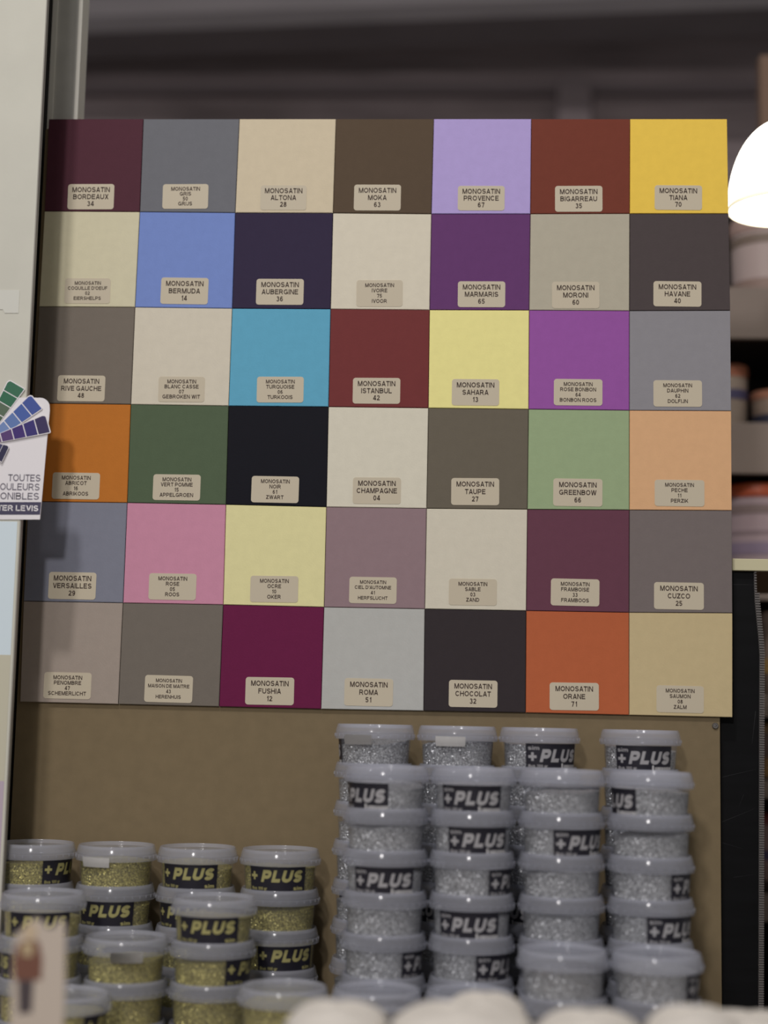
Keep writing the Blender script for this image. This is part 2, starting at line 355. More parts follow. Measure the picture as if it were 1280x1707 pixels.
for r in range(6):
    for c in range(7):
        name, colr, sb, words = TILES[r][c]
        parts = name.split('|')
        cs = [at(XS[r + i][c + j], YS[r + i][c + j], 0) for i, j in ((0, 0), (0, 1), (1, 1), (1, 0))]
        cen = sum(cs, Vector()) / 4
        dy = random.uniform(0, 0.0004)
        t = thing('colour_tile', 'square %s paint sample tile with sticker reading %s, %s row' % (words, parts[0], ROWN[r]), 'paint sample',
                  (cen.x, dy, cen.z), 0, GR)
        g = 0.00035
        pts = []
        for p in cs:
            x, z = p.x - cen.x, p.z - cen.z
            pts.append((x - math.copysign(g, x), z - math.copysign(g, z)))
        bm = prism(pts, 0, TILE_T - dy)
        bmesh.ops.bevel(bm, geom=[e for e in bm.edges if abs(e.verts[0].co.y) < 1e-6 and abs(e.verts[1].co.y) < 1e-6], offset=0.0005, segments=2, affect='EDGES')
        obj('painted_panel', bm, mat('paint_' + parts[0].lower().replace(' ', '_').replace("'", ''), rgb(*colr, KA if max(colr) > 112 else (1.28 if max(colr) > 45 else 0.85)), 0.58, 0.08, noise=0.025, nscale=90, bump=0.12, bscale=420), t)
        x0, x1, y0, y1 = sb
        sc = at((x0 + x1) / 2, (y0 + y1) / 2, 0)
        sw = (at(x1, (y0 + y1) / 2, 0) - at(x0, (y0 + y1) / 2, 0)).length; sh = (at(x0, y1, 0) - at(x0, y0, 0)).length
        st = obj('name_sticker', prism(rrect(-sw / 2, sw / 2, -sh / 2, sh / 2, 0.0034), -0.0004, 0.0), m_sticker, t, False,
                 (sc.x - cen.x, 0, sc.z - cen.z))
        st.rotation_euler = (0, random.uniform(-0.008, 0.008), 0)
        pxm = sw / (x1 - x0)
        lines = ['MONOSATIN'] + parts
        bm = bmesh.new()
        if len(parts) == 2:
            cap, mono, zs = 8.6, 62.5, (9.5, 21.5, 33.2)
            if len(parts[0]) > 10: cap, mono = 8.2, 59
        else:
            cap, mono, zs = 6.5, 48, (8.2, 16.8, 25.4, 34)
            if len(parts[0]) > 13: cap, mono = 5.9, 43.5
        _, _, a, b = text_geo('MONOSATIN')
        xs_ = (mono * pxm / (b - a)) / (cap * pxm / CAPH)
        for s_, zz in zip(lines, zs):
            add_text(bm, s_, 0, sh / 2 - zz * pxm * (sh / pxm / 43.0), cap * pxm, xs=xs_, y=-0.00055)
        obj('lettering', bm, m_ink, st)

# ------------------------------------------------------------------ things on the white panel
m_white = mat('white_card', rgb(206, 202, 204, 1.4), 0.45, 0.35)
m_navy = mat('navy_print', rgb(66, 62, 84, 1.3), 0.5)
m_greytxt = mat('grey_print', rgb(108, 104, 114, 1.3), 0.5)
LY = PY - 0.0012
def P(px, py, Y=LY): v = at(px, py, Y); return (v.x, v.z)
org = at(30, 760, LY)
lf = thing('colour_fan_leaflet', 'white leaflet with a printed colour fan and text on the left panel edge', 'leaflet', org)
def loc(pts): return [(x - org.x, z - org.z) for x, z in pts]
# card: rounded upper right corner, slightly slanted right edge
card = [P(-90, 866), P(66.5, 866), P(69, 840), P(76, 760), P(83, 684)]
for i in range(1, 7):
    a = math.radians(90 * i / 6); card.append(P(83 - 16 + 16 * math.cos(a), 680 - 16 * math.sin(a) - 1))
card += [P(-90, 662)]
obj('card', prism(loc(card), 0, 0.0009), m_white, lf)
obj('navy_band', prism(loc([P(-90, 837), P(68.8, 837), P(66.8, 858), P(-90, 858)]), -0.0002, 0), m_navy, lf)
bm = bmesh.new()
k = (at(60, 800, LY) - at(50, 800, LY)).length / 10
for s_, x, y, wd in (('TOUTES', 67.5, 797, 54), ('COULEURS', 66, 812, 76), ('DISPONIBLES', 65, 827.5, 99)):
    q = P(x, y); add_text(bm, s_, q[0] - org.x, q[1] - org.z, 11.5 * k, 'R', wd * k, bold=0.17, y=-0.0002)
obj('lettering', bm, m_greytxt, lf)
bm = bmesh.new(); q = P(64, 847.5); add_text(bm, 'TER LEVIS', q[0] - org.x, q[1] - org.z, 9.5 * k, 'R', 68 * k, y=-0.0005)
obj('band_lettering', bm, m_white, lf)['label'] = 'white lettering on the navy band'
def strip(pivot, tip, w0, w1, cols, lay):
    """one swatch strip of the fan: a pale backing with coloured fields between r0 and the tip"""
    piv = Vector(P(*pivot)) - Vector((org.x, org.z)); tp = Vector(P(*tip)) - Vector((org.x, org.z))
    d = tp - piv; ln = d.length; d.normalize(); n = Vector((-d.y, d.x)); w0 *= k; w1 *= k
    def pt(t, s): return tuple(piv + d * (t * ln) + n * (s * (w0 + (w1 - w0) * t)))
    y0 = -0.0006 - lay * 0.0007
    body = [pt(0.05, -0.5), pt(0.98, -0.5), pt(1.0, -0.46), pt(1.0, 0.36), pt(0.985, 0.45), pt(0.95, 0.5), pt(0.05, 0.5)]
    s = obj('swatch_strip', prism(body, y0, y0 + 0.0004), m_white, lf)
    for i, cc in enumerate(cols):
        t0 = 0.985 - i * 0.175; t1 = t0 - 0.16
        if t1 < 0.06: break
        if i == 0: poly = [pt(t1, -0.45), pt(t0, -0.45), pt(t0, 0.34), pt(t0 - 0.015, 0.41), pt(t0 - 0.045, 0.45), pt(t1, 0.45)]
        else: poly = [pt(t1, -0.45), pt(t0, -0.45), pt(t0, 0.45), pt(t1, 0.45)]
        obj('swatch', prism(poly, y0 - 0.0002, y0), mat('swatch_ink', rgb(*cc, 1.15), 0.4), s)
strip((-30, 735), (28.5, 640), 12, 34, [(50, 104, 78), (44, 102, 74), (86, 104, 84), (72, 92, 72), (136, 160, 130)], 0)
strip((-30, 745), (62, 669), 10, 34, [(60, 80, 150), (66, 92, 160), (92, 118, 172), (112, 134, 182), (130, 150, 190)], 1)
strip((-30, 740), (81.5, 706), 8, 34, [(50, 38, 84), (50, 40, 110), (60, 38, 110), (84, 58, 112), (106, 84, 120)], 2)
strip((-45, 733), (11, 758), 10, 32, [(44, 42, 72), (60, 60, 100)], 3)

tp0 = at(0, 500, PY)
tz = thing('tape_tab', 'small translucent white tape tab above the leaflet', 'tape', at(12, 505, PY - 0.0006))
o_ = at(12, 505, PY - 0.0006)
pl = [P(-40, 484, PY), P(33, 484, PY), P(31, 522, PY), P(8, 522, PY), P(5, 516, PY), P(-40, 516, PY)]
obj('tab', prism([(x - o_.x, z - o_.z) for x, z in pl], 0, 0.0005), mat('tape_white', rgb(188, 187, 178, 1.35), 0.4), tz)
po = at(0, 1100, PY - 0.0004)
ps = thing('pale_poster', 'pale poster strip with light blue, cream and lilac bands under the leaflet', 'poster', po)
def band(nm, y0, y1, cc):
    a0, a1, b0, b1 = at(-80, y0, PY).x, at(39 - (y0) * 0.0195, y0, PY).x, at(-80, y0, PY).z, at(-80, y1, PY).z
    a1 = pex - 0.004
    obj(nm, box(a0 - po.x, a1 - po.x, 0, 0.0004, b1 - po.z, b0 - po.z), mat('poster_ink', rgb(*cc, 1.5), 0.5), ps)
band('blue_band', 868, 1090, (184, 196, 202)); band('cream_band', 1090, 1300, (170, 166, 148)); band('lilac_band', 1300, 1720, (160, 146, 158))

# ------------------------------------------------------------------ glitter tubs
PITCH = 0.0428; LIDZ = 0.0303; HT = 0.0468; REC = 0.0428; RL = 0.0455
def rbody(z): return 0.0388 + (0.0412 - 0.0388) * z / 0.034
m_lid = plastic('lid_plastic', rgb(202, 203, 213, 1.1), 0.42, 0.13, 0.7)
m_shell = plastic('tub_plastic', rgb(186, 187, 192, 1.0), 0.19, 0.18, 0.6)
m_silver = glitter('silver_glitter', rgb(112, 109, 110, 1.0), rgb(252, 246, 236, 1.15), 1250)
m_gold = glitter('gold_glitter', rgb(104, 92, 34, 1.0), rgb(238, 224, 128, 1.1), 1250)
m_label = mat('label_black', rgb(36, 34, 44, 1.0), 0.45, 0.4)
m_ltext = mat('label_grey_print', rgb(158, 156, 158, 1.15), 0.5)
m_ltextg = mat('label_gold_print', rgb(156, 150, 100, 1.2), 0.5)
m_bar = mat('barcode_white', rgb(190, 188, 188, 1.2), 0.5)
m_tape = mat('seal_tape', rgb(196, 194, 192, 1.2), 0.4)

def lid_mesh():
    bm = bmesh.new()
    pr = [(0.0415, LIDZ), (RL - 0.0002, LIDZ), (RL, LIDZ + 0.0004), (RL, LIDZ + 0.0058), (RL - 0.0008, LIDZ + 0.0062), (RL - 0.0006, LIDZ + 0.0070),
          (RL - 0.0010, LIDZ + 0.0090), (RL - 0.0015, LIDZ + 0.0112), (RL - 0.0020, LIDZ + 0.0132), (RL - 0.0025, LIDZ + 0.0148), (RL - 0.0030, LIDZ + 0.0159), (0.0424, HT - 0.0003), (0.0421, HT), (0.0418, HT), (0.0412, HT - 0.0007), (0.0408, REC + 0.0006), (0.0402, REC),
          (0.030, REC), (0.0, REC)]
    pr[-1] = (0.0004, REC)
    add_lathe(bm, pr, n=64, cap1=True)
    for i in range(30):
        a = 2 * PI * i / 30
        n0 = len(bm.verts)
        bx = bmesh.new()
        x = RL * math.cos(a); y = RL * math.sin(a); t = Vector((-math.sin(a), math.cos(a), 0)) * 0.00035; o = Vector((math.cos(a), math.sin(a), 0)) * 0.0005
        vs = []
        for z in (LIDZ + 0.0028, LIDZ + 0.0060):
            for q in (-t, t):
                for rr in (0, 1): vs.append(bm.verts.new(Vector((x, y, z)) + q + o * (rr * 1.0 - 0.3)))
        for f in ((0, 1, 3, 2), (4, 6, 7, 5), (0, 4, 5, 1), (2, 3, 7, 6), (1, 5, 7, 3), (0, 2, 6, 4)): bm.faces.new([vs[i_] for i_ in f])
        bx.free()
    return bm
def body_mesh():
    return lathe([(0.0004, 0.0), (0.0376, 0.0), (0.0386, 0.0008), (rbody(0.002), 0.002), (rbody(0.034), 0.034), (rbody(0.034), 0.0385)], n=56, cap0=True)
def fill_mesh(h, tilt, ang):
    bm = bmesh.new(); n = 48
    prof = [(0.0004, 0.0016), (0.0366, 0.0016), (rbody(0.003) - 0.0011, 0.003), (rbody(h / 2) - 0.0011, h / 2), (rbody(h) - 0.0013, h), (rbody(h) * 0.75, h + 0.0008), (rbody(h) * 0.35, h), (0.0004, h)]
    add_lathe(bm, prof, n=n, cap0=True, cap1=True)
    for v in bm.verts:
        if v.co.z > h * 0.9:
            a = math.atan2(v.co.y, v.co.x)
            v.co.z += tilt * (v.co.x * math.cos(ang) + v.co.y * math.sin(ang)) + 0.0005 * math.sin(3 * a + ang) + 0.0003 * math.sin(7 * a)
    return bm
HALF = math.radians(48); LZ0, LZ1 = 0.0022, 0.0298
def label_mesh():
    bm = bmesh.new(); n = 24; rows = []
    for i in range(n + 1):
        a = -PI / 2 - HALF + 2 * HALF * i / n
        rows.append([bm.verts.new(((rbody(z) + e) * math.cos(a), (rbody(z) + e) * math.sin(a), z)) for z, e in ((LZ0, 0.0001), (LZ0, 0.0004), (LZ1, 0.0004), (LZ1, 0.0001))])
    for A, B in zip(rows, rows[1:]):
        for j in range(4): bm.faces.new((A[j], B[j], B[(j + 1) % 4], A[(j + 1) % 4]))
    bm.faces.new(rows[0]); bm.faces.new(rows[-1][::-1])
    return bm
def wrap(bm, e=0.0007):
    """flat x,z letters (metres, x along the arc) bent round the tub"""
    for i in range(-16, 17):
        bmesh.ops.bisect_plane(bm, geom=bm.verts[:] + bm.edges[:] + bm.faces[:], plane_co=(i * 0.0022, 0, 0), plane_no=(1, 0, 0))
    for v in bm.verts:
        a = -PI / 2 + v.co.x / 0.0403; rr = rbody(v.co.z) + e
        v.co = Vector((rr * math.cos(a), rr * math.sin(a), v.co.z))
    return bm
def lettering_mesh(gold):
    bm = bmesh.new()
    if gold:
        add_text(bm, '+', -0.0272, 0.0198, 0.0115, 'C', 0.0082, bold=0.24)
        add_text(bm, 'PLUS', 0.0055, 0.0198, 0.0132, 'C', 0.048, bold=0.29, shear=0.27)
        add_text(bm, 'Bus 100 gr', -0.0310, 0.0062, 0.0032, 'L', 0.020)
        add_text(bm, 'sim', 0.0305, 0.0068, 0.0042, 'R', 0.0115, bold=0.24)
    else:
        add_text(bm, 'sim', -0.0312, 0.0252, 0.0044, 'L', 0.0125)
        add_text(bm, '+', -0.0262, 0.0155, 0.0125, 'C', 0.0092, bold=0.24)
        add_text(bm, 'PLUS', 0.0062, 0.0168, 0.0142, 'C', 0.049, bold=0.29, shear=0.27)
        add_text(bm, 'Bus 100 gr', -0.0310, 0.0055, 0.0030, 'L', 0.022)
    return wrap(bm)
def barcode_mesh():
    bm = bmesh.new(); x = 0.0082; random.seed(3)
    add = [(0.0080, 0.0100, 0.0085)]
    while x < 0.030:
        w_ = random.choice((0.0006, 0.0010, 0.0014)); add.append((x + 0.003, x + 0.003 + w_, 0.0068)); x += w_ + random.choice((0.0005, 0.0008))
    for a, b, h in add:
        vs = [bm.verts.new(q) for q in ((a, 0, 0.0026), (b, 0, 0.0026), (b, 0, h), (a, 0, h))]; bm.faces.new(vs)
    return wrap(bm)
def seal_mesh():
    bm = bmesh.new(); n = 8; rows = []
    for i in range(n + 1):
        a = -PI / 2 - 0.9 + 0.75 * i / n
        r0, r1 = RL + 0.0008, RL + 0.0004
        rows.append([bm.verts.new((r * math.cos(a), r * math.sin(a), z)) for r, z in ((r0, LIDZ + 0.0052), (r0, LIDZ + 0.0006), (r1, LIDZ - 0.0016), (r1 - 0.0010, LIDZ - 0.0056))])
    for A, B in zip(rows, rows[1:]):
        for j in range(3): bm.faces.new((A[j], B[j], B[j + 1], A[j + 1]))
    bmesh.ops.solidify(bm, geom=bm.faces[:], thickness=0.0002)
    return bm

MESH = {}
def mesh_of(key, fn, m, smooth=True):
    if key not in MESH:
        o = obj(key[0], fn(), m, None, smooth); MESH[key] = o.data; bpy.data.objects.remove(o)
    return MESH[key]
def part(name, key, fn, m, parent, smooth=True):
    o = bpy.data.objects.new(name, mesh_of(key, fn, m, smooth)); C.objects.link(o); o.parent = parent; return o
FILLS = [(0.0300, 0.02, 0.4), (0.0265, 0.10, 2.4), (0.0280, -0.06, 1.1), (0.0240, 0.05, 3.6)]
ntub = 0
def tub(x, y, zlid, theta, gold, label, seal=False, fill=None):
    """zlid = height of the lid's lower edge; theta = degrees the label is turned to the right"""
    global ntub; ntub += 1
    kind = 'gold' if gold else 'silver'
    th = math.radians(theta)
    root = thing('glitter_tub', label, 'tub', (x, y, zlid - LIDZ), th, ('gold' if gold else 'silver') + ' glitter tubs stacked on the shelf')
    part('body', ('body',), body_mesh, m_shell, root)
    f = FILLS[fill if fill is not None else ntub % 4]
    part('glitter_fill', ('glitter_fill', kind, f), lambda: fill_mesh(*f), m_gold if gold else m_silver, root)
    part('lid', ('lid',), lid_mesh, m_lid, root)
    lb = part('paper_label', ('paper_label',), label_mesh, m_label, root)
    part('lettering', ('lettering', kind), lambda: lettering_mesh(gold), m_ltextg if gold else m_ltext, lb, False)
    if not gold: part('barcode', ('barcode',), barcode_mesh, m_bar, lb, False)
    if seal:
        s = part('seal_sticker', ('seal_sticker',), seal_mesh, m_tape, root); s.rotation_euler = (0, 0, seal - th); s['label'] = 'white seal sticker under the lid'
    return root
YA, YB, YC = -0.052, -0.158, -0.2535
ORD = ['topmost', 'second from top', 'third from top', 'fourth from top', 'fifth from top', 'sixth from top', 'seventh from top', 'eighth from top']
POS4 = ['first', 'second', 'third', 'fourth']
def stack(x, y, ztop, n, gold, place, thetas=(), seals={}, dx=0.0):
    for i in range(n):
        th = thetas[i] if i < len(thetas) else random.choice((150, 170, -150, 110, 200))
        lab = '%s glitter tub, %s in the %s' % ('gold' if gold else 'silver', ORD[i] if n > 1 else 'single', place)
        jx = random.uniform(-0.0003, 0.0003)
        tub(x + jx + dx * i, y, ztop - PITCH * i, th, gold, lab, seals.get(i, False))
ZS = -0.3945; ZG = -0.5357
for j, (x, th, se) in enumerate([(0.0077, (-112, 160, 170, 150, 200, 165, 150), {0: 0.12}), (0.1010, (150, 140, 200, 170, -62, 170, 160), {0: 0.35}),
                             (0.1940, (24, 160, 150, -170, -60, 150, 170), {}), (0.3073, (1, 150, 170, 160, 150, 190, 170), {})]):
    stack(x, YA, ZS, 8, False, 'silver back row, %s stack from the left' % POS4[j], th, se)
for j, (x, th) in enumerate([(0.0270, (-42, 160, 1, 170, 80, 150)), (0.1192, (-4, 10, 74, -5, 55, 150)),
                             (0.2130, (150, 33, 170, 190, 160, 150)), (0.3060, (-76, 160, 73, 36, 150, 170))]):
    stack(x, YB, ZS - PITCH, 7, False, 'silver middle row, %s stack from the left' % POS4[j], th)
for j, (x, n, th) in enumerate([(0.0262, 2, (150, 170)), (0.1180, 2, (170, 150)), (0.2095, 3, (125, 160, 150)), (0.3012, 3, (87, 150, 160))]):
    stack(x, YC, ZS - PITCH * (8 - n), n, False, 'silver front row, %s stack from the left' % POS4[j], th)
for j, (x, th, se) in enumerate([(-0.3770, (75, 150, 170), {}), (-0.2839, (180, -4, 160), {0: 0.2}), (-0.1908, (-5, -15, 150), {}), (-0.0965, (2, 170, 22), {})]):
    stack(x, YA, ZG, 5, True, 'gold back row, %s stack from the left' % POS4[j], th, se)
for j, (x, z, n, th, se) in enumerate([(-0.3375, ZG - PITCH, 4, (10, -80, 170), {}), (-0.2455, ZG - 2 * PITCH, 3, (180, 160), {0: 0.75}), (-0.1535, ZG - PITCH, 4, (0, 77, 160), {})]):
    stack(x, YB, z, n, True, 'gold middle row, %s stack from the left' % POS4[j], th, se)
stack(-0.2846, YC - 0.002, ZG - 3 * PITCH, 2, True, 'gold front row, stack by the blurred card', (90, 150))
stack(-0.0662, YC - 0.002, ZS - 6 * PITCH, 2, True, 'gold front row, stack by the silver tubs', (80, 160))

# shelf that carries everything (just under the frame)
m_shelf = mat('shelf_board', rgb(120, 108, 90, 1.3), 0.6, noise=0.06, nscale=12, stretch=(1, 6, 6))
zsf = ZG - 4 * PITCH - LIDZ; zss = ZS - 7 * PITCH - LIDZ
sh_ = thing('display_shelf', 'wide shelf board carrying the glitter tubs below the brown board', 'shelf', (0, 0, zsf))
obj('board', box(-0.60, 0.46, -0.80, TILE_T - 0.0005, -0.03, 0, bev=0.001), m_shelf, sh_)
ry = thing('display_tray', 'thin board under the silver tubs on the shelf', 'tray', (0.17, -0.16, zsf))
obj('board', box(-0.2155, 0.195, -0.145, 0.155, 0, zss - zsf), m_shelf, ry)
ry = thing('display_riser', 'small thin board under the gold tubs next to the silver ones', 'tray', (-0.0662, YC - 0.002, zsf))
obj('board', box(-0.046, 0.0195, -0.046, 0.046, 0, zss - zsf), m_shelf, ry)

# ------------------------------------------------------------------ black panel and cream shelf at the right
m_vinyl = mat('black_vinyl', rgb(11, 11, 13, 1.0), 0.55, 0.15, noise=0.35, nscale=9, stretch=(1, 1, 6))
BY = 0.012
edge = [(1263.5, 952), (1264, 975), (1265, 1000), (1268, 1030), (1271, 1060), (1273, 1090), (1272.5, 1200), (1272, 1400), (1271.5, 1600), (1271, 1730)]
bo = at(1235, 1730, BY)
bp = thing('black_cover_sheet', 'black scratched cover sheet with grey ribbed edge, right of the brown board', 'cover', bo)
left = [at(1150, 952, BY), at(1150, 1730, BY)]
pts = [(left[0].x - bo.x, left[0].z - bo.z)] + [(at(x - 5, y, BY).x - bo.x, at(x - 5, y, BY).z - bo.z) for x, y in edge] + [(left[0].x - bo.x, left[1].z - bo.z)]
obj('sheet', prism(pts, 0.010, 0.022), m_vinyl, bp)
# ribbed edge strip
bm = bmesh.new(); path = []
for (xa, ya), (xb, yb) in zip(edge, edge[1:]):
    n = max(1, int((yb - ya) / 4))
    for i in range(n): path.append((xa + (xb - xa) * i / n, ya + (yb - ya) * i / n))
for i, (x, y) in enumerate(path):
    a, b = at(x - 5, y, BY), at(x + (3.5 if y > 985 else -1), y + 2.6, BY)
    add_box(bm, a.x - bo.x, b.x - bo.x, 0.006, 0.016, b.z - bo.z, a.z - bo.z)
    a, b = at(x - 5, y + 2.6, BY), at(x + (2 if y > 985 else -2), y + 4.1, BY)
    add_box(bm, a.x - bo.x, b.x - bo.x, 0.008, 0.015, b.z - bo.z, a.z - bo.z)
obj('ribbed_edge', bm, mat('edge_grey', rgb(96, 92, 90, 1.3), 0.6), bp)['label'] = 'grey ribbed edge strip'
bm = bmesh.new()
for (xa, ya), (xb, yb), w_ in (((1206, 1296), (1262, 1283), 0.8), ((1206, 1371), (1260, 1349), 0.8), ((1206, 1406), (1240, 1416), 0.6), ((1262, 1185), (1256, 1240), 1.0), ((1242, 1325), (1234, 1345), 0.5), ((1225, 1464), (1262, 1459), 0.5), ((1222, 973), (1262, 974), 0.8)):
    a, b = at(xa, ya, BY), at(xb, yb, BY); d = (b - a); n = Vector((-d.z, 0, d.x)).normalized() * (w_ * 0.0004)
    vs = [bm.verts.new((q.x - bo.x, 0.0098, q.z - bo.z)) for q in (a - n, b - n * 0.3, b + n * 0.3, a + n)]; bm.faces.new(vs)
obj('scratch_marks', bm, mat('scratch_grey', rgb(36, 36, 38, 1.0), 0.6), bp)['label'] = 'pale grey scratches on the sheet'
bp.location.y = BY
c0, c1 = at(1160, 929, 0.006), at(1221, 949, 0.006)
cs_ = thing('cream_shelf', 'cream-edged shelf board above the black cover sheet', 'shelf', (c0.x, 0.02, c1.z))
sl = (at(1280, 948, 0.006).z - at(1221, 947, 0.006).z)
obj('board', box(0, 0.62, 0.006, 0.34, 0.0, c0.z - c1.z - 0.0005), mat('brown_underside', rgb(110, 84, 60, 1.2), 0.7), cs_)
obj('edge_strip', box(0, 0.62, -0.006, 0.006, -0.0005, c0.z - c1.z, bev=0.0008), mat('cream_edge', rgb(176, 170, 140, 1.5), 0.5), cs_)['label'] = 'cream front edge'

# ------------------------------------------------------------------ lamp
LPY = 0.10
lc = at(1310, 345, LPY); k_ = (at(1310, 345, LPY) - at(1300, 345, LPY)).length / 10
R_ = 97 * k_
lp = thing('pendant_lamp', 'glowing white dome pendant lamp at the right edge beside the yellow tile', 'lamp', lc)
prof = []
hd = 152 * k_
for i in range(17):
    a = i / 16 * PI / 2
    prof.append((max(0.006, R_ * math.cos(a) ** 0.92 if math.cos(a) > 1e-6 else 0.006), hd * math.sin(a)))
inner = [(max(0.005, r - 0.002), z - (0.002 if z > 0.004 else 0)) for r, z in prof[::-1]]
bm = lathe(prof + inner + [prof[0]], n=64)
m_glow = mat('opal_glass', (0.9, 0.88, 0.82, 1), 0.3, emit=(1, 0.93, 0.80, 1), estr=4.0)
obj('shade', bm, m_glow, lp, True)
obj('rim', lathe([(R_ - 0.0022, -0.0035), (R_ - 0.001, -0.0045), (R_ + 0.0002, -0.0035), (R_ + 0.0002, -0.0002), (R_ - 0.0022, -0.0002), (R_ - 0.0022, -0.0035)], n=64), mat('rim_glass', (0.9, 0.85, 0.7, 1), 0.3, emit=(1, 0.9, 0.66, 1), estr=0.75), lp, True)['label'] = 'dimmer cream rim of the shade'
bm = bmesh.new(); bmesh.ops.create_uvsphere(bm, u_segments=24, v_segments=16, radius=R_ * 0.42); bmesh.ops.translate(bm, verts=bm.verts, vec=(0, 0, hd * 0.32))
obj('bulb', bm, mat('bulb_glow', (1, 1, 1, 1), 0.3, emit=(1, 0.93, 0.82, 1), estr=9.0), lp, True)
obj('cap', lathe([(0.0065, hd - 0.004), (0.016, hd - 0.002), (0.016, hd + 0.02), (0.006, hd + 0.032), (0.003, hd + 0.034)], n=24, cap0=True, cap1=True), m_steel, lp, True)
obj('cord', lathe([(0.002, hd + 0.03), (0.002, 1.3)], n=10, cap0=True, cap1=True), m_black, lp, True)

# ------------------------------------------------------------------ shelving with paint pots, out of focus behind
SY = 0.65
m_rack = mat('rack_grey', rgb(118, 106, 98, 1.3), 0.6, noise=0.05, nscale=10)
m_rackd = mat('rack_dark', rgb(34, 28, 26, 1.0), 0.8)
x0r = at(1120, 600, SY).x
rk = thing('shelving_rack', 'out-of-focus grey shelving rack behind the right edge of the tiles', 'shelving', (x0r, SY, -1.5))
zs_ = []
for top, bot in ((480, 565), (705, 790), (938, 1000), (1158, 1195), (1300, 1330), (1490, 1535), (1690, 1740)):
    a, b = at(1250, top, SY), at(1250, bot, SY); zs_.append(a.z)
    s = obj('shelf', box(0, 0.95, 0.01, 0.32, b.z + 1.5, a.z + 1.5, bev=0.001), m_rackd, rk)
    obj('front_rail', box(0, 0.95, -0.004, 0.0098, b.z + 1.5, a.z + 1.5, bev=0.001), m_rack, s)
obj('back_sheet', box(0, 0.95, 0.32, 0.33, 0, 2.1), m_rackd, rk)
a, b = at(1267, 90, SY + 0.275).x - x0r, at(1330, 90, SY + 0.275).x - x0r
obj('post', box(a, b, 0.275, 0.31, zs_[0] + 1.5, at(1267, 92, SY + 0.275).z + 1.5), mat('post_wood', rgb(110, 88, 74, 1.3), 0.7), rk)
def pot(px, top, shelf_i, rad_px, lidc, bodyc, bandc, label, lid_px=26, tilt=0.0, dyo=0.0):
    kk = (at(1260, top, SY) - at(1250, top, SY)).length / 10
    yc = SY + 0.075 + dyo
    kk2 = (at(1260, top, yc) - at(1250, top, yc)).length / 10
    x = at(px, top, yc).x; z0 = zs_[shelf_i]; h = at(px, top, yc).z - z0; r = rad_px * kk2; lh = lid_px * kk2
    t = thing('paint_pot', label, 'paint pot', (x, yc, z0 + 0.0002), 0, 'paint pots on the blurred rack')
    obj('can', lathe([(0.0004, 0), (r * 0.9, 0), (r * 0.93, 0.002), (r * 0.97, h - lh), (0.0004, h - lh)], n=40), mat('pot_white', rgb(*bodyc, 1.3), 0.45), t, True)
    obj('lid', lathe([(r * 0.9, h - lh - 0.002), (r * 1.0, h - lh - 0.002), (r * 1.02, h - lh * 0.35), (r * 0.97, h - 0.002), (r * 0.9, h - 0.001), (r * 0.88, h - 0.004), (0.0004, h - 0.004)], n=40), mat('pot_lid', rgb(*lidc, 1.3), 0.4), t, True)
    for zf, hf, cc in bandc:
        zz = (h - lh) * zf; hh = (h - lh) * hf
        ra = r * (0.93 + 0.04 * zf) + 0.0012
        obj('print_band', lathe([(ra - 0.001, zz), (ra, zz), (ra + 0.0004, zz + hh), (ra - 0.001, zz + hh)], n=40), mat('pot_print', rgb(*cc, 1.3), 0.5), t, True)
    return t
pot(1276, 372, 0, 60, (150, 126, 118), (158, 142, 138), [(0.78, 0.14, (110, 96, 86)), (0.02, 0.2, (128, 108, 100))], 'white paint pot on the rack directly below the lamp', 26)
pot(1212, 612, 1, 34, (146, 92, 70), (140, 126, 114), [(0.55, 0.18, (70, 66, 92))], 'white paint pot with orange lid touching the grey tile edge, middle shelf', 20)
pot(1291, 655, 1, 40, (140, 96, 76), (124, 108, 96), [(0.1, 0.35, (36, 38, 52))], 'shorter paint pot with orange lid and navy band, middle shelf', 14)
pot(1262, 812, 2, 62, (150, 70, 44), (156, 138, 142), [(0.74, 0.13, (122, 106, 104)), (0.44, 0.05, (136, 120, 124)), (0.14, 0.18, (128, 114, 132))], 'large lilac and white paint pot with orange-red lid on the cream shelf line', 22)
pot(1318, 1020, 3, 50, (140, 120, 108), (130, 112, 100), [(0.3, 0.2, (150, 120, 70))], 'pale paint pot behind the ribbed edge, uppermost there', 20)
pot(1318, 1205, 4, 50, (172, 136, 90), (150, 126, 116), [(0.05, 0.4, (176, 136, 86))], 'pale paint pot with yellow band behind the ribbed edge', 16)
pot(1318, 1355, 5, 50, (130, 50, 46), (166, 138, 132), [(0.45, 0.15, (84, 74, 110)), (0.0, 0.15, (60, 50, 40))], 'paint pot with dark red lid behind the ribbed edge', 18)

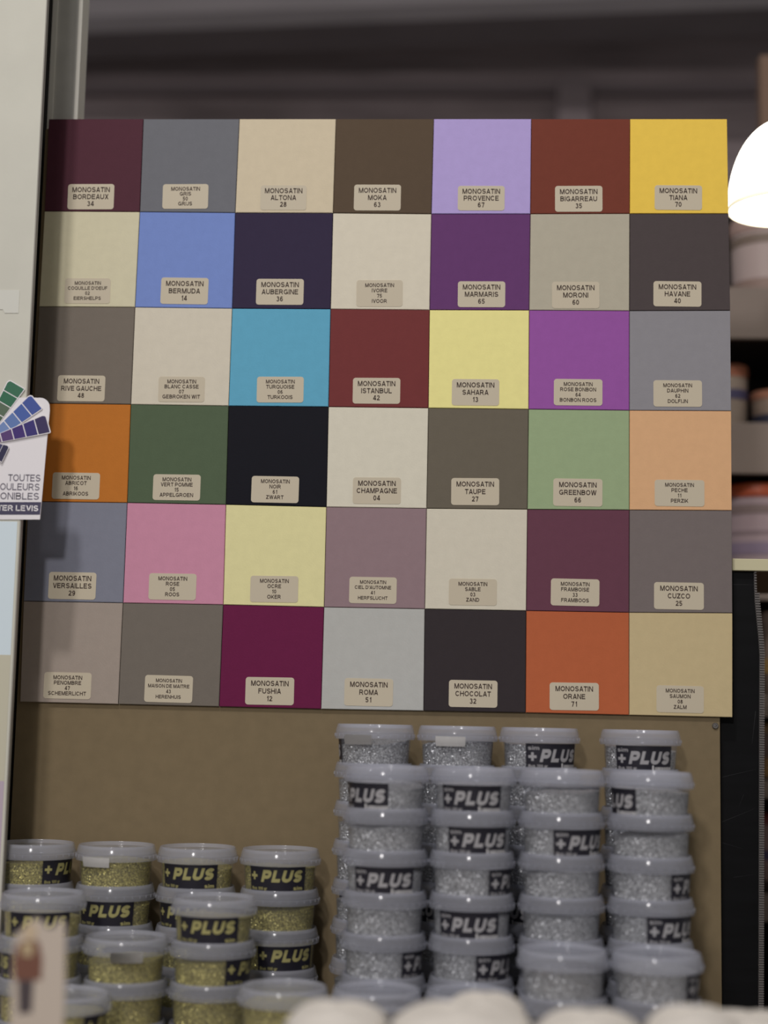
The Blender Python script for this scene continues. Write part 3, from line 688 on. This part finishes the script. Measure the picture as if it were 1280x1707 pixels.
# ------------------------------------------------------------------ foreground: blurred rolls and card
m_fluff = mat('white_fleece', rgb(190, 184, 176, 1.3), 0.9, 0.1, noise=0.05, nscale=50, bump=0.5, bscale=160, stretch=(1, 1, 3))
def roll(x0, x1, top, Y, label, flat=3.2, lean=0.0):
    a, b = at(x0, top, Y), at(x1, top, Y); hw = (b.x - a.x) / 2; cx = (a.x + b.x) / 2
    zt_ = at((x0 + x1) / 2, top, Y).z; h = zt_ - zsf
    bm = bmesh.new(); nu, nv = 40, 28; rings = []
    for j in range(nv + 1):
        t = j / nv
        dm = 0.024
        z = (h - dm) * min(1, t * 2) if t <= 0.5 else h - dm + dm * math.sin((t - 0.5) * PI)
        u = max(0, (z - (h - dm)) / dm)
        rr = max(0.02, (1 - u ** 2.5) ** (1 / 2.5)) * min(1, 0.9 + t * 0.4)
        ring = []
        for i in range(nu):
            an = 2 * PI * i / nu
            cx_, sy_ = math.cos(an), math.sin(an)
            w = 1 + 0.012 * math.sin(5 * an + 9 * t) + 0.014 * math.sin(26 * t + 2 * math.cos(an))
            ring.append(bm.verts.new((math.copysign(abs(cx_) ** 0.85, cx_) * hw * rr * w + lean * t * hw, math.copysign(abs(sy_) ** 0.85, sy_) * min(hw, 0.045) * rr * w, z + (0.002 * math.sin(3 * an) * t))))
        rings.append(ring)
    for A, B in zip(rings, rings[1:]):
        for i in range(nu): bm.faces.new((A[i], A[(i + 1) % nu], B[(i + 1) % nu], B[i]))
    bm.faces.new(rings[0][::-1]); bm.faces.new(rings[-1])
    o = obj('fleece_roll', bm, m_fluff, None, True, (cx, Y, zsf))
    return tag(o, label, 'roll', 'white fleece rolls along the bottom edge')
roll(476, 650, 1672, -0.62, 'blurred white fleece roll at the bottom, leftmost of the row')
roll(652, 892, 1675, -0.62, 'broad blurred white fleece roll at the bottom, second from left')
roll(738, 880, 1658, -0.525, 'taller blurred white fleece roll showing above the broad second one')
roll(892, 1074, 1687, -0.62, 'lowest blurred white fleece roll, below the third silver front tub')
roll(1076, 1236, 1680, -0.62, 'blurred white fleece roll at the bottom below the last silver tub')
roll(1150, 1345, 1689, -0.525, 'blurred white fleece roll in the bottom right corner')

KY = -0.60
co = at(65, 1707, KY)
cd = thing('picture_card', 'blurred upright card with a printed person in a brown jacket, bottom left', 'card', (co.x, KY, zsf))
kk = (at(60, 1600, KY) - at(50, 1600, KY)).length / 10
def K(px, py): v = at(px, py, KY); return (v.x - co.x, v.z - zsf)
bx = K(18, 1707)[0]; bX = K(108, 1707)[0]
outline = [(bx, 0), (bX, 0), K(108, 1640), K(109, 1545), K(104, 1534), K(97, 1534), K(91, 1546), K(78, 1548), K(72, 1537), K(62, 1532), K(48, 1536), K(38, 1550), K(26, 1556), K(22, 1580)]
obj('card', prism(outline, 0, 0.0015), mat('card_cream', rgb(172, 160, 148, 1.4), 0.6), cd)
obj('card_foot', prism([(bx, 0), (bX, 0), (bX, 0.012), (bx, 0.012)], 0.0015, 0.03), mat('card_base', rgb(150, 140, 128, 1.3), 0.6), cd)
def blob(cx, cy, rx, ry, n=24): return [K(cx + rx * math.cos(2 * PI * i / n), cy + ry * math.sin(2 * PI * i / n)) for i in range(n)]
fg = obj('printed_jacket', prism([K(38, 1568), K(54, 1562), K(66, 1572), K(71, 1600), K(69, 1634), K(24, 1634), K(22, 1605), K(27, 1578)], -0.0003, 0), mat('print_brown', rgb(104, 70, 58, 1.4), 0.7), cd)
obj('printed_trousers', prism([K(30, 1634), K(56, 1634), K(53, 1688), K(31, 1690)], -0.0003, 0), mat('print_dark', rgb(70, 62, 64, 1.3), 0.7), cd)
obj('printed_shirt', prism([K(35, 1572), K(57, 1572), K(54, 1594), K(38, 1594)], -0.0006, -0.0003), mat('print_shirt', rgb(160, 142, 112, 1.4), 0.7), cd)
obj('printed_head', prism(blob(50, 1554, 12, 16), -0.0006, -0.0003), mat('print_head', rgb(174, 156, 132, 1.4), 0.7), cd)
